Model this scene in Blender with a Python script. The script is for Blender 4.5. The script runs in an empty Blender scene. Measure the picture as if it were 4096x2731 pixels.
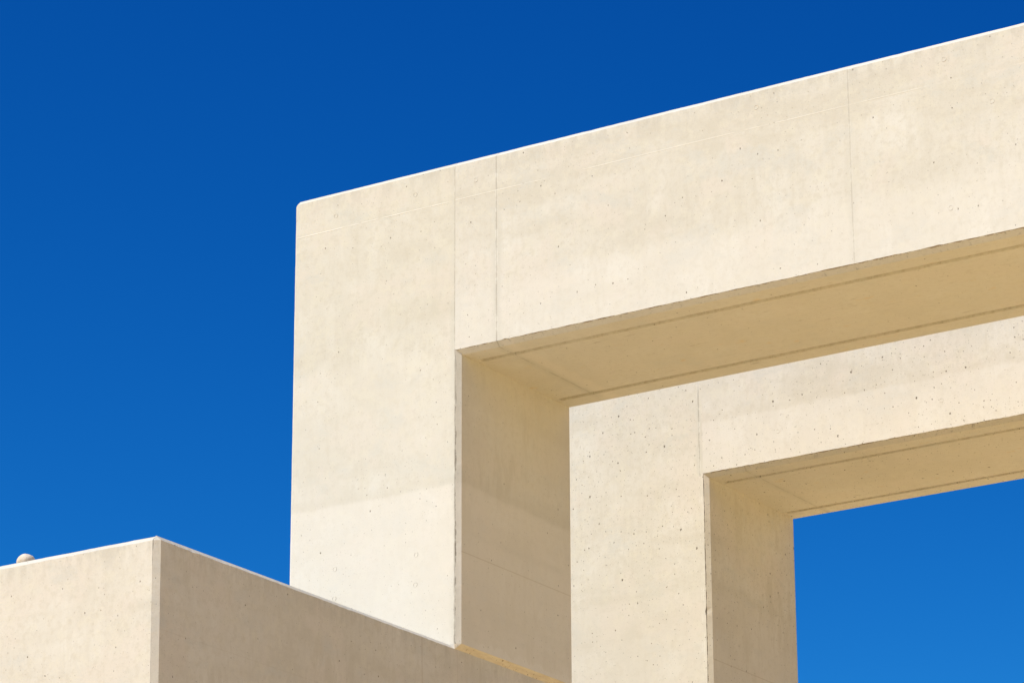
import bpy, bmesh, math, random
from mathutils import Matrix, Vector, noise

S = bpy.context.scene
COL = S.collection

# ------------------------------------------------------------------ camera
cam = bpy.data.cameras.new("camera")
cam_ob = bpy.data.objects.new("camera", cam)
COL.objects.link(cam_ob)
cam.sensor_width = 36.0
cam.lens = 14133.75 / 4096 * 36.0
cam.clip_start = 0.1
cam.clip_end = 5000
R0 = Vector((0.84089409, 0.54118911, -0.00338805))     # right
R1 = Vector((-0.18064179, 0.27476711, -0.94438953))    # down
R2 = Vector((-0.5101624, 0.79474359, 0.32881141))      # forward
m = Matrix.Identity(4)
for i in range(3):
    m[i][0] = R0[i]; m[i][1] = -R1[i]; m[i][2] = -R2[i]
m.translation = Vector((12.39344, -16.79993, 1.6))
cam_ob.matrix_world = m
S.camera = cam_ob

# ------------------------------------------------------------------ light
SUN_EL = math.radians(52)
SUN_AZ = math.radians(34)          # left of the wall's normal
to_sun = Vector((-math.sin(SUN_AZ) * math.cos(SUN_EL), -math.cos(SUN_AZ) * math.cos(SUN_EL), math.sin(SUN_EL)))
sun = bpy.data.lights.new("sun", 'SUN')
sun.energy = 4.65
sun.angle = math.radians(0.5)
sun.color = (1.0, 0.965, 0.90)
sun_ob = bpy.data.objects.new("sun", sun)
COL.objects.link(sun_ob)
sun_ob.location = (-20, -30, 40)
sun_ob.rotation_euler = to_sun.to_track_quat('Z', 'Y').to_euler()

SKY = ((0.045, 4.0), (0.43, 1.9), (1.04, 1.3))      # gain, gamma
world = bpy.data.worlds.new("World")
S.world = world
world.use_nodes = True
wn = world.node_tree.nodes; wl = world.node_tree.links
wn.clear()
sky = wn.new('ShaderNodeTexSky')
sky.sky_type = 'NISHITA'
sky.sun_disc = False
sky.sun_elevation = SUN_EL
sky.sun_rotation = math.atan2(to_sun.x, to_sun.y)
sky.altitude = 2500
sky.air_density = 1.0
sky.dust_density = 0.0
sky.ozone_density = 4.0
# deep polarised-looking blue: each channel of the sky gets its own curve
sep = wn.new('ShaderNodeSeparateColor'); cmb = wn.new('ShaderNodeCombineColor')
wl.new(sky.outputs[0], sep.inputs[0])
def chan(i, gain, gam, top):
    g1 = wn.new('ShaderNodeMath'); g1.operation = 'POWER'; g1.inputs[1].default_value = gam
    g2 = wn.new('ShaderNodeMath'); g2.operation = 'MULTIPLY'; g2.inputs[1].default_value = gain
    g3 = wn.new('ShaderNodeMath'); g3.operation = 'MINIMUM'; g3.inputs[1].default_value = top
    wl.new(sep.outputs[i], g1.inputs[0]); wl.new(g1.outputs[0], g2.inputs[0]); wl.new(g2.outputs[0], g3.inputs[0])
    wl.new(g3.outputs[0], cmb.inputs[i])
chan(0, SKY[0][0], SKY[0][1], 6.0)
chan(1, SKY[1][0], SKY[1][1], 7.0)
chan(2, SKY[2][0], SKY[2][1], 9.0)
bg = wn.new('ShaderNodeBackground')
bg.inputs['Strength'].default_value = 0.07
wo = wn.new('ShaderNodeOutputWorld')
wl.new(cmb.outputs[0], bg.inputs['Color'])
wl.new(bg.outputs[0], wo.inputs['Surface'])

S.view_settings.view_transform = 'Standard'
S.view_settings.look = 'None'
S.view_settings.gamma = 1.0
S.view_settings.exposure = 0.29
S.view_settings.use_curve_mapping = False
S.cycles.max_bounces = 8
S.cycles.diffuse_bounces = 6

# ------------------------------------------------------------------ node helpers
class NT:
    def __init__(s, name):
        s.mat = bpy.data.materials.new(name); s.mat.use_nodes = True
        s.n = s.mat.node_tree.nodes; s.l = s.mat.node_tree.links
        s.n.clear()
    def put(s, sock, v):
        if isinstance(v, bpy.types.NodeSocket): s.l.new(v, sock)
        elif isinstance(v, (tuple, list)) and len(v) == 3 and sock.type == 'RGBA': sock.default_value = (*v, 1)
        else: sock.default_value = v
    def math(s, op, a, b=0.0, clamp=False):
        n = s.n.new('ShaderNodeMath'); n.operation = op; n.use_clamp = clamp
        s.put(n.inputs[0], a); s.put(n.inputs[1], b); return n.outputs[0]
    def mul(s, a, b): return s.math('MULTIPLY', a, b)
    def add(s, a, b): return s.math('ADD', a, b)
    def sub(s, a, b): return s.math('SUBTRACT', a, b)
    def mr(s, v, a, b, c=0.0, d=1.0, smooth=True):
        n = s.n.new('ShaderNodeMapRange'); n.interpolation_type = 'SMOOTHSTEP' if smooth else 'LINEAR'
        for i, q in enumerate((v, a, b, c, d)): s.put(n.inputs[i], q)
        return n.outputs[0]
    def pos(s):
        return s.n.new('ShaderNodeNewGeometry').outputs['Position']
    def xyz(s, v):
        n = s.n.new('ShaderNodeSeparateXYZ'); s.l.new(v, n.inputs[0]); return n.outputs
    def scale(s, v, sc, off=(0, 0, 0)):
        n = s.n.new('ShaderNodeMapping'); s.l.new(v, n.inputs[0])
        n.inputs['Scale'].default_value = sc; n.inputs['Location'].default_value = off
        return n.outputs[0]
    def noise(s, v, sc, det=4, rough=0.55, dist=0.0):
        n = s.n.new('ShaderNodeTexNoise'); s.l.new(v, n.inputs['Vector'])
        n.inputs['Scale'].default_value = sc; n.inputs['Detail'].default_value = det
        n.inputs['Roughness'].default_value = rough; n.inputs['Distortion'].default_value = dist
        return n.outputs[0]
    def voro(s, v, sc, rnd=1.0):
        n = s.n.new('ShaderNodeTexVoronoi'); n.voronoi_dimensions = '2D'; s.l.new(v, n.inputs['Vector'])
        n.inputs['Scale'].default_value = sc; n.inputs['Randomness'].default_value = rnd
        return n.outputs['Distance'], n.outputs['Color']
    def mix_f(s, f, a, b):
        return s.add(s.mul(a, s.sub(1.0, f)), s.mul(b, f))
    def mix(s, f, a, b, mode='MIX'):
        n = s.n.new('ShaderNodeMix'); n.data_type = 'RGBA'; n.blend_type = mode
        s.put(n.inputs[0], f); s.put(n.inputs[6], a); s.put(n.inputs[7], b); return n.outputs[2]
    def out(s, col, rough, bump=None, strength=1.0, dist=0.002):
        p = s.n.new('ShaderNodeBsdfPrincipled')
        s.put(p.inputs['Base Color'], col); s.put(p.inputs['Roughness'], rough)
        p.inputs['Specular IOR Level'].default_value = 0.25
        if bump is not None:
            b = s.n.new('ShaderNodeBump'); b.inputs['Strength'].default_value = strength
            b.inputs['Distance'].default_value = dist
            s.l.new(bump, b.inputs['Height']); s.l.new(b.outputs[0], p.inputs['Normal'])
        o = s.n.new('ShaderNodeOutputMaterial'); s.l.new(p.outputs[0], o.inputs['Surface'])
        return s.mat

BASE = (0.597, 0.566, 0.478)

HOLES = {0: ((8.0, 0.038, 0.50, 0.9, 1.6), (20.0, 0.058, 0.45, 0.65, 1.3), (48.0, 0.090, 0.4, 0.45, 1.0)),
         1: ((8.5, 0.066, 0.52, 0.95, 2.0), (17.0, 0.072, 0.66, 0.95, 1.5), (34.0, 0.090, 0.55, 0.75, 1.2), (70.0, 0.12, 0.4, 0.45, 1.0))}

def concrete(name, base=BASE, pits=1.0, big=0, soff_only=False, rev_lines=(), edge=(None, None), topdirt=None, soff=None, smear=None, ylines=(), cw=0.006, vlines=(), hlines=(), lifts=(), patches=(), seed=0.0, vz=None):
    """cast concrete: cloudy tone, vertical wash marks, blow holes, formwork joints, pour lifts"""
    t = NT(name)
    P = t.pos(); x, y, z = t.xyz(P)
    off = (seed, seed * 1.7, seed * 0.6)
    N = t.xyz(t.n.new('ShaderNodeNewGeometry').outputs['True Normal'])
    flat = t.math('GREATER_THAN', t.math('ABSOLUTE', N[2]), 0.6)
    Ps = t.scale(P, (1, 1, 1), off)
    cl = t.noise(Ps, 1.3, 5, 0.55, 0.2)
    cl2 = t.noise(t.scale(P, (1, 1, 0.7), off), 5.0, 6, 0.6, 0.25)
    streak = t.noise(t.scale(P, (1, 1, 0.10), off), 24.0, 4, 0.6)
    hband = t.noise(t.scale(P, (0.30, 0.30, 1.5), off), 2.2, 4, 0.6)
    fine = t.noise(Ps, 90.0, 3, 0.7)
    mott = t.noise(Ps, 26.0, 4, 0.65)
    dk = tuple(c * k for c, k in zip(base, (0.84, 0.815, 0.755)))
    lt = tuple(min(0.85, c * k) for c, k in zip(base, (1.08, 1.10, 1.13)))
    pk = tuple(c * k for c, k in zip(base, (1.0, 0.965, 0.95)))
    gy = tuple(c * k for c, k in zip(base, (0.885, 0.905, 0.92)))
    yl = tuple(c * k for c, k in zip(base, (1.0, 0.99, 0.93)))
    tint = t.noise(Ps, 11.0, 5, 0.7)
    col = t.mix(t.mr(cl, 0.30, 0.70), t.mix(0.55, dk, base), base)
    col = t.mix(t.mul(t.mr(cl2, 0.45, 0.72), 0.55), col, lt)
    col = t.mix(t.mul(t.mr(hband, 0.48, 0.66), 0.55), col, dk)
    col = t.mix(t.mul(t.mr(streak, 0.50, 0.70), 0.28), col, dk)
    col = t.mix(t.mul(t.mr(t.noise(Ps, 3.1, 3), 0.50, 0.64), 0.6), col, pk)
    col = t.mix(t.mul(t.mr(tint, 0.50, 0.62), 0.5), col, yl)
    col = t.mix(t.mul(t.mr(t.noise(t.scale(P, (0.6, 0.6, 1), (seed + 5, 3, 1)), 4.4, 6, 0.7), 0.53, 0.66), 0.7), col, gy)
    col = t.mix(t.mul(t.mr(mott, 0.48, 0.66), 0.42), col, dk)
    col = t.mix(t.mul(t.mr(fine, 0.45, 0.70), 0.16), col, tuple(c * 0.7 for c in base))
    wash = t.noise(t.scale(P, (1, 1, 0.22), (seed, 4, 9)), 13.0, 6, 0.7)
    side = t.math('GREATER_THAN', N[0], 0.9)
    col = t.mix(t.mul(t.mul(t.mr(wash, 0.50, 0.62), side), t.mr(t.noise(Ps, 1.9, 3), 0.45, 0.60, 0.1, 0.6)), col, dk)
    if smear is not None:
        h = t.add(smear + 0.012, t.mul(t.mr(t.noise(t.scale(P, (1, 1, 0.2), off), 12.0, 6, 0.7), 0.3, 0.7), 0.055))
        k = t.mul(t.mul(t.math('LESS_THAN', z, h), side), t.mr(y, 0.10, 0.25))
        col = t.mix(t.mul(k, 0.5), col, (0.66, 0.64, 0.57))
    # pour lifts: everything below z0 has another tone
    for (z0, amt, tone, wob, soft) in lifts:
        w = t.mul(t.sub(t.noise(t.scale(P, (1, 1, 0.3), off), 3.0, 8, 0.72), 0.5), wob)
        zz = t.add(z, w)
        k = t.mr(zz, z0 + soft, z0 - soft)
        k = t.mul(k, amt)
        col = t.mix(k, col, tone)
        edge_ = t.mr(t.math('ABSOLUTE', t.sub(zz, z0 + 0.03)), 0.05, 0.0)
        col = t.mix(t.mul(edge_, 0.25 if soft < 0.02 else 0.0), col, dk)
    # patches ((x0,x1,amt,tone)): smeared repair strips
    for (x0, x1, amt, tone) in patches:
        w = t.mul(t.sub(t.noise(t.scale(P, (1, 1, 1), off), 9.0, 5, 0.7), 0.5), 0.14)
        xx = t.add(x, w)
        k = t.mul(t.mr(xx, x0 - 0.004, x0 + 0.004), t.mr(xx, x1 + 0.02, x1 - 0.02))
        col = t.mix(t.mul(t.mul(k, flat), amt), col, tone)
    # blow holes, laid out in the plane of each face
    cv = t.n.new('ShaderNodeCombineXYZ')
    t.l.new(t.mix_f(flat, t.add(x, y), x), cv.inputs[0]); t.l.new(t.mix_f(flat, z, y), cv.inputs[1])
    cv.inputs[2].default_value = seed
    uv = cv.outputs[0]
    skew = t.add(t.mul(t.sub(t.noise(Ps, 40.0, 2), 0.5), 0.0), 0.0)
    holes = None
    for sc, r, on_p, amt, pw in HOLES[big]:
        d, c = t.voro(t.scale(uv, (1.0, 0.78, 1), (seed * 3, sc, 0)), sc)
        cr = t.xyz(c)
        rad = t.mul(t.add(t.math('POWER', cr[0], pw), 0.12), r)
        rad = t.mul(rad, t.mr(t.noise(Ps, 170.0, 2), 0.3, 0.7, 0.45, 1.5))
        dn = t.noise(Ps, 2.1, 3, 0.6)
        on = t.math('GREATER_THAN', t.add(cr[1], t.add(t.mul(t.sub(dn, 0.5), 2.2), t.mr(z, 7.4, 8.3, -0.22, 0.08) if big else 0.0)), 1 - on_p)
        h = t.mul(t.mr(d, rad, t.mul(rad, 0.45)), t.mul(on, amt))
        holes = h if holes is None else t.math('MAXIMUM', holes, h)
    col = t.mix(holes, col, (0.10, 0.075, 0.045))
    bump = t.sub(t.add(t.mul(fine, 0.25), t.add(t.mul(cl2, 0.5), t.mul(streak, 0.15))), t.mul(holes, 1.6))
    # dark seam lines along arrises; grime under copings, in the drip grooves and on the soffit
    gr = t.noise(Ps, 34.0, 5, 0.75)
    if edge[0] is not None:
        wdt = t.mr(t.noise(t.scale(P, (1, 1, 0.6), off), 16.0, 5, 0.75), 0.35, 0.66, 0.0010, cw)
        k = t.mul(t.math('LESS_THAN', t.sub(x, edge[0]), wdt), t.math('GREATER_THAN', N[0], 0.35))
        k = t.mul(k, t.math('LESS_THAN', N[1], -0.35))
        col = t.mix(t.mul(k, 0.85), col, (0.10, 0.08, 0.055))
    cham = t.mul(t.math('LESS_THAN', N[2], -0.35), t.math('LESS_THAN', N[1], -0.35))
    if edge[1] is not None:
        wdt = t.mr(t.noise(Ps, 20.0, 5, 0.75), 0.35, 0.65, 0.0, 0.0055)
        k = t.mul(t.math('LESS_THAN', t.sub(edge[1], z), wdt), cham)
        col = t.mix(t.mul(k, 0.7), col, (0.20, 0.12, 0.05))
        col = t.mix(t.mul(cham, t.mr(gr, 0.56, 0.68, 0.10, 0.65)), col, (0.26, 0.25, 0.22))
    if topdirt is not None:
        k = t.mul(t.mr(t.sub(topdirt, z), 0.16, 0.0), t.mr(t.noise(t.scale(P, (1, 1, 0.35), off), 16.0, 5, 0.7), 0.42, 0.62))
        k = t.mul(k, t.math('LESS_THAN', t.math('ABSOLUTE', N[2]), 0.3))
        col = t.mix(t.mul(k, 0.35), col, (0.40, 0.37, 0.31))
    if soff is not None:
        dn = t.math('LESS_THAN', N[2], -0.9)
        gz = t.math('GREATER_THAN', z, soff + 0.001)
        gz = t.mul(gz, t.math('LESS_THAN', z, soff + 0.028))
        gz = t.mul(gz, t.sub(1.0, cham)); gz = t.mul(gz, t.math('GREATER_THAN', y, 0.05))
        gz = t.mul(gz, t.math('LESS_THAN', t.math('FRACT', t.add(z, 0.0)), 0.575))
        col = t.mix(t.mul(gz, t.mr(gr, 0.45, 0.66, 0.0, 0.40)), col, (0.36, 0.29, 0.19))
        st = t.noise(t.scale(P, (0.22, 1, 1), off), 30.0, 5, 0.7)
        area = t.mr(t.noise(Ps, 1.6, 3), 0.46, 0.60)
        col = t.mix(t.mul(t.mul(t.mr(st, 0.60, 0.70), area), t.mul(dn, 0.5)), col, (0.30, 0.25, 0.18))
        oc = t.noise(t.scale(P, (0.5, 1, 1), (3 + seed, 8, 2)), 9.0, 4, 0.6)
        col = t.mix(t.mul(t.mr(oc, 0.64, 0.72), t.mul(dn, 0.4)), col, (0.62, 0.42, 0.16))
    # formwork joints
    brk = t.noise(Ps, 14.0, 4, 0.7)
    for (x0, amt, *nosoff) in vlines:
        wob = t.mul(t.sub(t.noise(t.scale(P, (0, 0, 1)), 1.2, 4), 0.5), 0.012)
        dd = t.math('ABSOLUTE', t.sub(t.add(x, wob), x0))
        core = t.mul(t.mr(dd, 0.0065, 0.0015), t.mr(brk, 0.38, 0.56, 0.2, 1.0))
        halo = t.mul(t.mr(dd, t.mr(t.noise(t.scale(P, (0, 0, 1), off), 3.5, 4), 0.4, 0.6, 0.012, 0.055), 0.0), t.mr(cl2, 0.4, 0.6, 0.4, 1.0))
        if vz:
            g = t.math('GREATER_THAN', z, vz); core = t.mul(core, g); halo = t.mul(halo, g)
        if nosoff:
            g = t.math('LESS_THAN', flat, 0.5); core = t.mul(core, g); halo = t.mul(halo, g)
        if soff_only:
            g = t.math('GREATER_THAN', flat, 0.5); core = t.mul(core, g); halo = t.mul(halo, g)
        col = t.mix(t.mul(halo, 0.6 * amt), col, gy)
        col = t.mix(t.mul(halo, 0.25 * amt), col, dk)
        col = t.mix(t.mul(core, 0.42 * amt), col, (0.30, 0.26, 0.20))
        lit = t.mr(t.math('ABSOLUTE', t.sub(dd, 0.006)), 0.003, 0.001)  # sunlit seam fins beside the joint, painted as pale lines
        col = t.mix(t.mul(lit, t.mul(t.mr(brk, 0.52, 0.38), 0.6 * amt)), col, lt)
        bump = t.sub(bump, t.mul(core, 0.8 * amt))
    for (y0, amt) in ylines:
        dd = t.math('ABSOLUTE', t.sub(y, y0))
        k = t.mul(t.mr(dd, 0.010, 0.002), t.math('GREATER_THAN', N[0], 0.9))
        col = t.mix(t.mul(k, amt), col, (0.40, 0.33, 0.24))
    for (z0, amt) in rev_lines:       # only on the faces of the opening
        dd = t.math('ABSOLUTE', t.sub(z, z0))
        core = t.mul(t.mr(dd, 0.0046, 0.0014), t.math('GREATER_THAN', t.math('ABSOLUTE', N[0]), 0.9))
        col = t.mix(t.mul(core, 0.4 * amt), col, (0.36, 0.28, 0.17))
    for (z0, amt, light) in hlines:
        wob = t.mul(t.sub(t.noise(t.scale(P, (1, 1, 0)), 0.8, 4), 0.5), 0.010)
        dd = t.math('ABSOLUTE', t.sub(t.add(z, wob), z0))
        core = t.mul(t.mr(dd, 0.0046, 0.0014), t.mr(t.noise(Ps, 2.6, 4, 0.65), 0.42, 0.54, 0.12, 1.0))
        tone = (0.74, 0.70, 0.60) if light else (0.20, 0.15, 0.09)
        col = t.mix(t.mul(core, 0.7 * amt), col, tone)
        if light:
            halo = t.mr(t.sub(z, z0), 0.05, 0.0)
            halo = t.mul(halo, t.mr(t.sub(z, z0), -0.01, 0.0))
            col = t.mix(t.mul(halo, t.mul(t.mr(cl2, 0.42, 0.6), 0.3)), col, dk)
        bump = (t.add if light else t.sub)(bump, t.mul(core, 1.2 * amt))
    return t.out(col, 0.85, bump, 0.45, 0.0025)

LOWTONE = (0.73, 0.69, 0.61)  # paler lower pour, lightened further to paint in bounce off the block roof
SHTONE = (0.50, 0.44, 0.36)
mat_front_pier = concrete("cast_concrete_front_pier", pits=0.8, big=0, hlines=((9.543, 1.0, True),), rev_lines=((7.315, 0.8),),
                          vlines=((1.1985, 1.0),), lifts=((7.735, 0.33, LOWTONE, 0.08, 0.012), (8.62, 0.22, (0.66, 0.62, 0.53), 0.14, 0.05)), edge=(1.2, None), topdirt=9.77, smear=6.75, cw=0.0085, seed=1.3)
mat_front_lintel = concrete("cast_concrete_front_lintel", base=(0.597, 0.568, 0.490), pits=0.8, big=0, hlines=((9.545, 0.5, True),),
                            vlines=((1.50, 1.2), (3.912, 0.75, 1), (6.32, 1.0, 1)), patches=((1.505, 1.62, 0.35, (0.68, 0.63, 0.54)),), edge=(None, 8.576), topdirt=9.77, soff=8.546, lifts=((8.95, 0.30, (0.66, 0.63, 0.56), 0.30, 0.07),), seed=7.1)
mat_rear = concrete("cast_concrete_rear", base=(0.635, 0.600, 0.516), pits=1.0, big=1, vlines=((1.5, 0.9), (3.91, 0.5)), soff_only=True, rev_lines=((7.298, 0.8),),
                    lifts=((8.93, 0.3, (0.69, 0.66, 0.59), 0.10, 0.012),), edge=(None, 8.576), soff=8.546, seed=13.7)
mat_rear_pier = concrete("cast_concrete_rear_pier", base=(0.633, 0.597, 0.505), pits=1.0, big=1, vlines=((1.160, 1.3),), rev_lines=((7.298, 0.8),),
                         lifts=((7.78, 0.30, (0.60, 0.55, 0.46), 0.22, 0.015),), edge=(1.185, None), seed=19.2, vz=8.56)
mat_box = concrete("cast_concrete_block", base=(0.595, 0.566, 0.494), pits=0.7, big=0, ylines=((-0.34, 0.30), (0.03, 0.15)), rev_lines=((6.24, 0.25),), topdirt=6.72, edge=(1.162, None), cw=0.004, seed=31.9)

def filler_material():
    t = NT("ochre_joint_filler"); P = t.pos()
    a = t.noise(t.scale(P, (1, 0.2, 1)), 30.0, 5, 0.7)
    b = t.noise(P, 60.0, 3)
    col = t.mix(t.mr(a, 0.35, 0.7), (0.58, 0.50, 0.37), (0.68, 0.61, 0.47))
    col = t.mix(t.mul(t.mr(b, 0.64, 0.70), 0.7), col, (0.12, 0.06, 0.03))
    return t.out(col, 0.9, a, 0.6, 0.003)
mat_filler = filler_material()

def stone_material():
    t = NT("pale_beige_stone"); P = t.pos()
    a = t.noise(P, 25.0, 5, 0.65); b = t.noise(P, 140.0, 2)
    col = t.mix(t.mr(a, 0.35, 0.65), (0.60, 0.50, 0.38), (0.70, 0.62, 0.50))
    col = t.mix(t.mul(t.mr(b, 0.62, 0.70), 0.7), col, (0.20, 0.14, 0.09))
    return t.out(col, 0.8, b, 0.5, 0.002)
mat_stone = stone_material()

def ground_material():
    t = NT("sandy_paving"); P = t.pos()
    br = t.n.new('ShaderNodeTexBrick'); t.l.new(P, br.inputs['Vector'])
    br.inputs['Scale'].default_value = 1.0
    br.inputs['Brick Width'].default_value = 1.2; br.inputs['Row Height'].default_value = 0.6
    br.inputs['Mortar Size'].default_value = 0.006
    br.inputs['Color1'].default_value = (0.88, 0.63, 0.285, 1)
    br.inputs['Color2'].default_value = (0.86, 0.61, 0.27, 1)
    br.inputs['Mortar'].default_value = (0.22, 0.17, 0.11, 1)
    a = t.noise(P, 0.8, 6, 0.65)
    col = t.mix(t.mul(t.mr(a, 0.4, 0.7), 0.35), br.outputs['Color'], (0.80, 0.55, 0.25))
    return t.out(col, 0.9, t.noise(P, 40, 4), 0.3, 0.004)
mat_ground = ground_material()

# ------------------------------------------------------------------ mesh helpers
def link(name, bm, mat, parent=None, loc=None):
    bmesh.ops.remove_doubles(bm, verts=bm.verts, dist=1e-5)
    bmesh.ops.recalc_face_normals(bm, faces=bm.faces)
    me = bpy.data.meshes.new(name)
    bm.to_mesh(me); bm.free()
    me.materials.append(mat)
    o = bpy.data.objects.new(name, me); COL.objects.link(o)
    if parent is not None:
        o.parent = parent
        # meshes are written in world coordinates: shift them into the thing's space
        me.transform(Matrix.Translation(-parent.location))
    elif loc is not None:
        me.transform(Matrix.Translation(-Vector(loc))); o.location = loc
    return o

def thing(name, label, cat, loc, group=None):
    o = bpy.data.objects.new(name, None); COL.objects.link(o)
    o.empty_display_size = 0.3
    o.location = loc; o['label'] = label; o['category'] = cat
    if group: o['group'] = group
    return o

def stations(a, b, step, extra=()):
    n = max(1, int(round((b - a) / step)))
    s = [a + (b - a) * i / n for i in range(n + 1)]
    for e in extra:
        if a < e < b: s.append(e)
    s = sorted(set(round(q, 5) for q in s))
    return s

def wear(u, seed, amp, chip, a, b):
    """edge irregularity in metres at station u; fades out at both ends a, b"""
    f = min(1.0, (u - a) / 0.02, (b - u) / 0.02)
    if f <= 0: return 0.0
    w = amp * (noise.noise(Vector((u * 6.0, seed, 0.3))) * 0.9 + noise.noise(Vector((u * 31.0, seed + 9.1, 0.7))) * 0.8)
    c = noise.noise(Vector((u * 17.0, seed + 33.3, 2.1)))
    g = noise.noise(Vector((u * 1.3, seed + 71.0, 5.2)))
    if c > 0.30 and g > 0.0: w += chip * (c - 0.30) * 2.0
    return w * max(0.0, f)

def strip(bm, A, B):
    va = [bm.verts.new(p) for p in A]; vb = [bm.verts.new(p) for p in B]
    for i in range(len(A) - 1):
        bm.faces.new((va[i], va[i + 1], vb[i + 1], vb[i]))

def prism(bm, axis, st, rails, caps=True):
    """rails: functions u -> point, in order round the section"""
    rows = [[bm.verts.new(r(u)) for u in st] for r in rails]
    n = len(rows)
    for k in range(n):
        a, b = rows[k], rows[(k + 1) % n]
        for i in range(len(st) - 1):
            bm.faces.new((a[i], a[i + 1], b[i + 1], b[i]))
    if caps:
        bm.faces.new([r[0] for r in rows]); bm.faces.new([r[-1] for r in rows][::-1])

C = 0.030
CX, CY = 0.034, 0.022   # the arris of the opening is cut flatter
ZT = 9.77         # top of the front faces; the chamfer rises C above
ZB = 8.576        # lower edge of the lintel faces; soffit is C below

def build_pier(x0, x1, y0, D, z0, mat, parent, seed, lintel_side=1, ztop=ZT, zb=ZB, cf=C):
    """x0,x1: edges of the front face; the lintel joins on lintel_side"""
    bm = bmesh.new()
    zs = zb + 0.004
    xa, xb = x0, x1
    st = stations(z0, zs, 0.03)
    def rl(x, y, dx=0.0, dy=0.0, s=0, amp=0.0012, chip=0.0):
        def f(z):
            w = wear(z, seed + s, amp, chip, z0 - 1, zs + 1)
            return (x + dx * w, y + dy * w, z)
        return f
    lower = [rl(xa - cf, y0 + cf, 0, 1, 1), rl(xa, y0, 1, 0, 2, 0.0015, 0.004), rl(xb, y0, -1, 0, 3, 0.0022, 0.008),
             rl(xb + CX, y0 + CY, 0, 1, 4, 0.0009), rl(xb + CX, y0 + D), rl(xa - cf, y0 + D)]
    prism(bm, 2, st, lower)
    st = stations(zs, ztop, 0.03)
    if lintel_side > 0: xr, xl = xb, xa - cf
    def up(x, y, dx=0.0, dy=0.0, s=0, amp=0.0012, chip=0.0):
        def f(z):
            w = wear(z, seed + s, amp, chip, zs - 1, ztop + 1)
            return (x + dx * w, y + dy * w, z)
        return f
    if lintel_side > 0:
        upper = [up(xa - cf, y0 + cf, 0, 1, 1), up(xa, y0, 1, 0, 2, 0.0015, 0.004), up(xb, y0), up(xb, y0 + D), up(xa - cf, y0 + D)]
    else:
        upper = [up(xa, y0), up(xb, y0), up(xb + CX, y0 + CY), up(xb + CX, y0 + D), up(xa, y0 + D)]
    prism(bm, 2, st, upper)
    # top chamfer and cap
    if lintel_side > 0:
        st = stations(xa + 0.0, xb, 0.03)
        A = [(x, y0, ztop) for x in st]
        B = [(x, y0 + cf + wear(x, seed + 8, 0.002, 0.004, st[0], st[-1]), ztop + cf) for x in st]
        strip(bm, A, B)
        bm.faces.new([bm.verts.new(p) for p in ((xa, y0, ztop), (xa, y0 + cf, ztop + cf), (xa - cf, y0 + cf, ztop))])
        bm.faces.new([bm.verts.new(p) for p in ((xa - cf, y0 + cf, ztop), (xa, y0 + cf, ztop + cf), (xa, y0 + D, ztop + cf), (xa - cf, y0 + D, ztop))])
        B2 = [bm.verts.new(p) for p in B]
        bm.faces.new(B2 + [bm.verts.new((xb, y0 + D, ztop + cf)), bm.verts.new((xa, y0 + D, ztop + cf))])
        bm.faces.new([bm.verts.new(p) for p in ((xa - cf, y0 + D, ztop), (xa, y0 + D, ztop + cf), (xb, y0 + D, ztop + cf), (xb, y0 + D, ztop))])
    else:
        A = [(xa, y0, ztop), (xb, y0, ztop)]; B = [(xa, y0 + cf, ztop + cf), (xb, y0 + cf, ztop + cf)]
        strip(bm, A, B)
        bm.faces.new([bm.verts.new(p) for p in ((xb, y0, ztop), (xb, y0 + cf, ztop + cf), (xb + CX, y0 + CY, ztop))])
        bm.faces.new([bm.verts.new(p) for p in ((xb + CX, y0 + CY, ztop), (xb, y0 + cf, ztop + cf), (xb, y0 + D, ztop + cf), (xb + CX, y0 + D, ztop))])
        bm.faces.new([bm.verts.new(p) for p in ((xa, y0 + cf, ztop + cf), (xb, y0 + cf, ztop + cf), (xb, y0 + D, ztop + cf), (xa, y0 + D, ztop + cf))])
        bm.faces.new([bm.verts.new(p) for p in ((xb + CX, y0 + D, ztop), (xb, y0 + D, ztop + cf), (xa, y0 + D, ztop + cf), (xa, y0 + D, ztop))])
    return link("pier", bm, mat, parent)

def build_lintel(x0, x1, y0, D, mat, parent, seed, g1, g2, cf=C, zt=ZT, zb=ZB):
    bm = bmesh.new()
    gs = x0 + CX + 0.028
    st = stations(x0, x1, 0.03, (gs, gs + 0.002))
    zs = zb - cf
    def gd(u): return 0.017 if u > gs + 0.001 and u < x1 - 0.07 else 0.0
    def w(u, s, amp, chip): return wear(u, seed + s, amp, chip, x0, x1)
    rails = [
        lambda u: (u, y0 + cf + w(u, 1, 0.0022, 0.005), zt + cf),
        lambda u: (u, y0, zt + w(u, 2, 0.0016, -0.004)),
        lambda u: (u, y0, zb + w(u, 3, 0.0030, 0.005)),
        lambda u: (u, y0 + cf + w(u, 4, 0.0018, 0.003), zs),
        lambda u: (u, y0 + g1[0], zs),
        lambda u: (u, y0 + g1[0] + gd(u) * 0.15, zs + gd(u)),
        lambda u: (u, y0 + g1[1] - gd(u) * 0.15, zs + gd(u)),
        lambda u: (u, y0 + g1[1] + w(u, 5, 0.0012, 0.0), zs),
        lambda u: (u, y0 + g2[0] + w(u, 6, 0.0012, 0.0), zs),
        lambda u: (u, y0 + g2[0] + gd(u) * 0.15, zs + gd(u)),
        lambda u: (u, y0 + g2[1] - gd(u) * 0.15, zs + gd(u)),
        lambda u: (u, y0 + g2[1] + w(u, 7, 0.0012, 0.0), zs),
        lambda u: (u, y0 + D, zs),
        lambda u: (u, y0 + D, zt),
        lambda u: (u, y0 + D, zt + cf),
    ]
    prism(bm, 0, st, rails)
    return link("lintel", bm, mat, parent)

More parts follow.
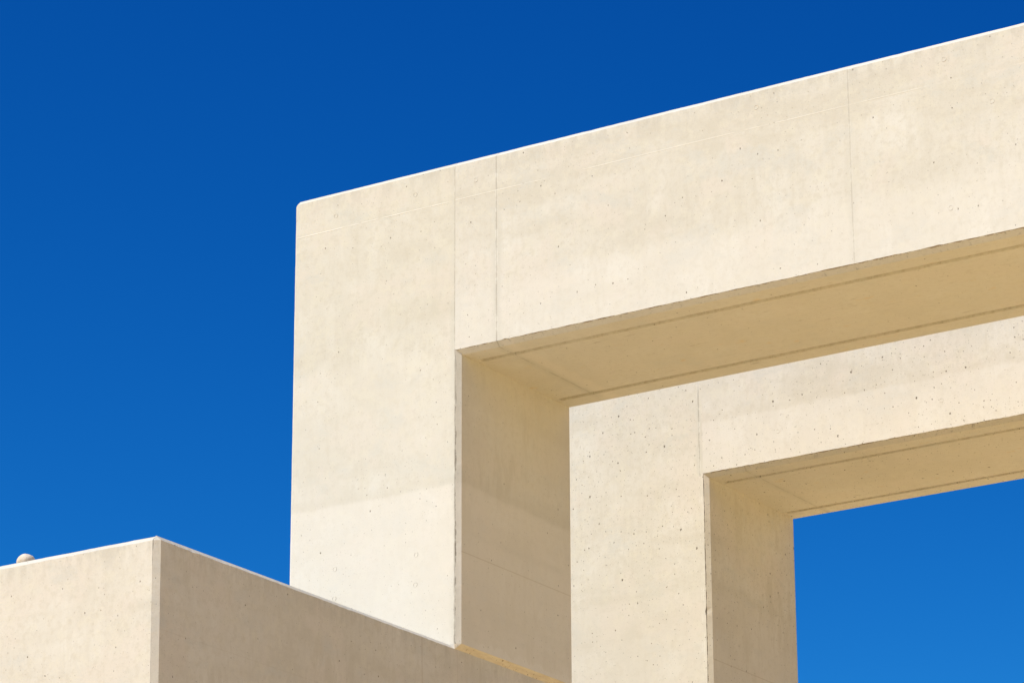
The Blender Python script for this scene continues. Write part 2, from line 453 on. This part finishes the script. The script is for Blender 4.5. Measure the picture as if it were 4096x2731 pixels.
def build_plug(x, y, z, mat, parent):
    """round cast-in cover of a formwork tie hole, a little proud with a rounded rim"""
    bm = bmesh.new()
    prof = [(0.0155, 0.004), (0.0152, -0.0006), (0.0140, -0.0013), (0.0124, -0.0011), (0.0112, -0.0004), (0.006, -0.0002)]
    n = 28
    rings = [[bm.verts.new((x + r * math.cos(2 * math.pi * k / n), y + d, z + r * math.sin(2 * math.pi * k / n))) for k in range(n)] for r, d in prof]
    for a, b in zip(rings, rings[1:]):
        for k in range(n):
            bm.faces.new((a[k], a[(k + 1) % n], b[(k + 1) % n], b[k]))
    bm.faces.new(rings[-1])
    o = link("tie_hole_plug", bm, mat, parent)
    return o

# ------------------------------------------------------------------ ground
bm = bmesh.new()
g = 1500.0
bm.faces.new([bm.verts.new(p) for p in ((-g, -g, 0), (g, -g, 0), (g, g, 0), (-g, g, 0))])
ground = link("ground", bm, mat_ground)
ground['kind'] = 'structure'

# ------------------------------------------------------------------ front frame
D1 = 1.251
XR = 8.6            # far pier, beyond the right edge of the picture
front = thing("concrete_portal", "nearer, larger cream concrete frame whose left pier rises behind the low block", "concrete portal",
              (0.6, 0.6, 6.75), "square concrete portal frames one behind the other")
Y0 = 0.0
build_pier(0.0, 1.2, Y0, D1, 6.752, mat_front_pier, front, 11.0)
build_lintel(1.2, XR, Y0, D1, mat_front_lintel, front, 23.0, (0.164, 0.210), (1.068, 1.114))
build_pier(XR, XR + 1.2, Y0, D1, 0.0, mat_front_pier, front, 41.0, -1)
for x, z in ((0.902, 9.645), (0.301, 9.634), (1.35, 9.646), (3.31, 9.672), (4.524, 9.685), (4.523, 8.782), (4.807, 9.362),
             (0.328, 7.338), (0.327, 7.154), (0.919, 7.152), (0.923, 7.337)):
    build_plug(x, Y0, z, mat_front_lintel if x > 1.2 else mat_front_pier, front)
# wedge of ochre filler closing the step between the pier and the block below it
bm = bmesh.new()
st = stations(CY, D1 - 0.002, 0.03)
def wz(u, s): return wear(u, s, 0.0016, 0.0, CY, D1)
prism(bm, 1, st, [lambda u: (1.2, u, 6.722 + wz(u, 51)), lambda u: (1.2 + CX, u, 6.752), lambda u: (1.2, u, 6.752)])
bm.faces.new([bm.verts.new(p) for p in ((1.2, 0, 6.72), (1.2, 0, 6.752), (1.2 + CX, CY, 6.752))])
bm.faces.new([bm.verts.new(p) for p in ((1.2, 0, 6.72), (1.2 + CX, CY, 6.752), (1.2, CY, 6.722))])
f = link("joint_filler", bm, mat_filler, front)
f['label'] = "ochre filler strip sloping under the foot of the pier"

# ------------------------------------------------------------------ rear frame
Y2 = 3.036
D2 = 1.20
rear = thing("concrete_portal", "farther, pitted cream concrete frame seen through the opening of the nearer one", "concrete portal",
             (0.6, Y2 + 0.6, 0), "square concrete portal frames one behind the other")
build_pier(-0.01, 1.185, Y2, D2, 0.0, mat_rear_pier, rear, 61.0)
build_lintel(1.185, XR, Y2, D2, mat_rear, rear, 73.0, (0.163, 0.207), (1.026, 1.070))
build_pier(XR, XR + 1.2, Y2, D2, 0.0, mat_rear_pier, rear, 83.0, -1)
for x, z in ((2.97, 8.77), (1.764, 8.773)):
    build_plug(x, Y2, z, mat_rear, rear)

# ------------------------------------------------------------------ low block
block = thing("concrete_block", "low cream concrete block with chamfered top edge carrying the nearer pier, at lower left", "concrete block", (-2.4, -0.8, 0))
bm = bmesh.new()
XL, XB, YF, YB, ZK = -7.0, 1.2, -2.80, 1.235, 6.72
cb, cz = 0.034, 0.029
bx, by = 0.038, 0.022
LEAN = 0.10
def lx(x, z):            # the right arris is slightly out of plumb
    return x + LEAN * (ZK - z) / ZK
sx = stations(XL, XB - bx, 0.03)
top = [(x, YF, ZK + wear(x, 91, 0.0028, -0.006, XL, XB - bx)) for x in sx]
ch = [(x, YF + cb, ZK + cz + wear(x, 92, 0.0016, 0.0, XL, XB - bx)) for x in sx]
low = [(x if x < 0 else x + LEAN * (x / (XB - bx)), YF, 0) for x in sx]
strip(bm, low, top); strip(bm, top, ch)
sz = stations(0.0, ZK, 0.03)
A = [(lx(XB - bx, z) - wear(z, 93, 0.0022, 0.005, 0, ZK), YF, z) for z in sz]
B = [(lx(XB, z), YF + by + wear(z, 94, 0.0008, 0.0, 0, ZK), z) for z in sz]
strip(bm, A, B)
sy = stations(YF + by, 0.0, 0.03)
topr = [(XB, y, ZK + wear(y, 95, 0.0026, -0.007, YF + by, 0)) for y in sy]
chr_ = [(XB - cb, y, ZK + cz) for y in sy]
lowr = [(XB + LEAN, y, 0) for y in sy]
strip(bm, lowr, topr); strip(bm, topr, chr_)
q = lambda *ps: bm.faces.new([bm.verts.new(p) for p in ps])
q((XB - bx, YF, ZK), (XB, YF + by, ZK), (XB - cb, YF + by, ZK + cz), (XB - bx, YF + cb, ZK + cz))
ZR = 6.752
q((XB, 0, ZK), (XB, 0, ZR), (XL, 0, ZR), (XL, 0, ZK + cz), (XB - cb, 0, ZK + cz))
q((XB + LEAN, 0, 0), (XB + LEAN, YB, 0), (XB, YB, ZK), (XB, 0, ZK))
q((XB, 0, ZK), (XB, YB, ZK), (XB, YB, ZR), (XB, 0, ZR))
q((XL, YF + cb, ZK + cz), (XB - bx, YF + cb, ZK + cz), (XB - cb, YF + by, ZK + cz), (XB - cb, 0, ZK + cz), (XL, 0, ZK + cz))
q((XL, 0, ZR), (XB, 0, ZR), (XB, YB, ZR), (XL, YB, ZR))
q((XL, YF, 0), (XL, YF, ZK), (XL, YF + cb, ZK + cz), (XL, 0, ZK + cz), (XL, 0, ZR), (XL, YB, ZR), (XL, YB, 0))
q((XL, YB, 0), (XL, YB, ZR), (XB, YB, ZR), (XB, YB, ZK), (XB + LEAN, YB, 0))
link("block_body", bm, mat_box, block)

# ------------------------------------------------------------------ stone on the block
sc = Vector((0.212, -2.70, 6.751))
bm = bmesh.new()
bmesh.ops.create_icosphere(bm, subdivisions=5, radius=1.0)
for v in bm.verts:
    d = v.co.normalized()
    k = 1.0 + 0.06 * noise.noise(d * 1.3 + Vector((3, 1, 4))) + 0.012 * noise.noise(d * 7.0)
    p = Vector((d.x * 0.051, d.y * 0.051, d.z * 0.042)) * k
    p.z = max(p.z, -0.022 - 0.001 * abs(d.x))
    v.co = sc + Vector((p.x, p.y, p.z + 0.021))
stone = link("stone", bm, mat_stone, None, (sc.x, sc.y, 6.750))
for p in stone.data.polygons: p.use_smooth = True
stone['label'] = "small rounded beige stone lying on the edge of the low block"
stone['category'] = "stone"
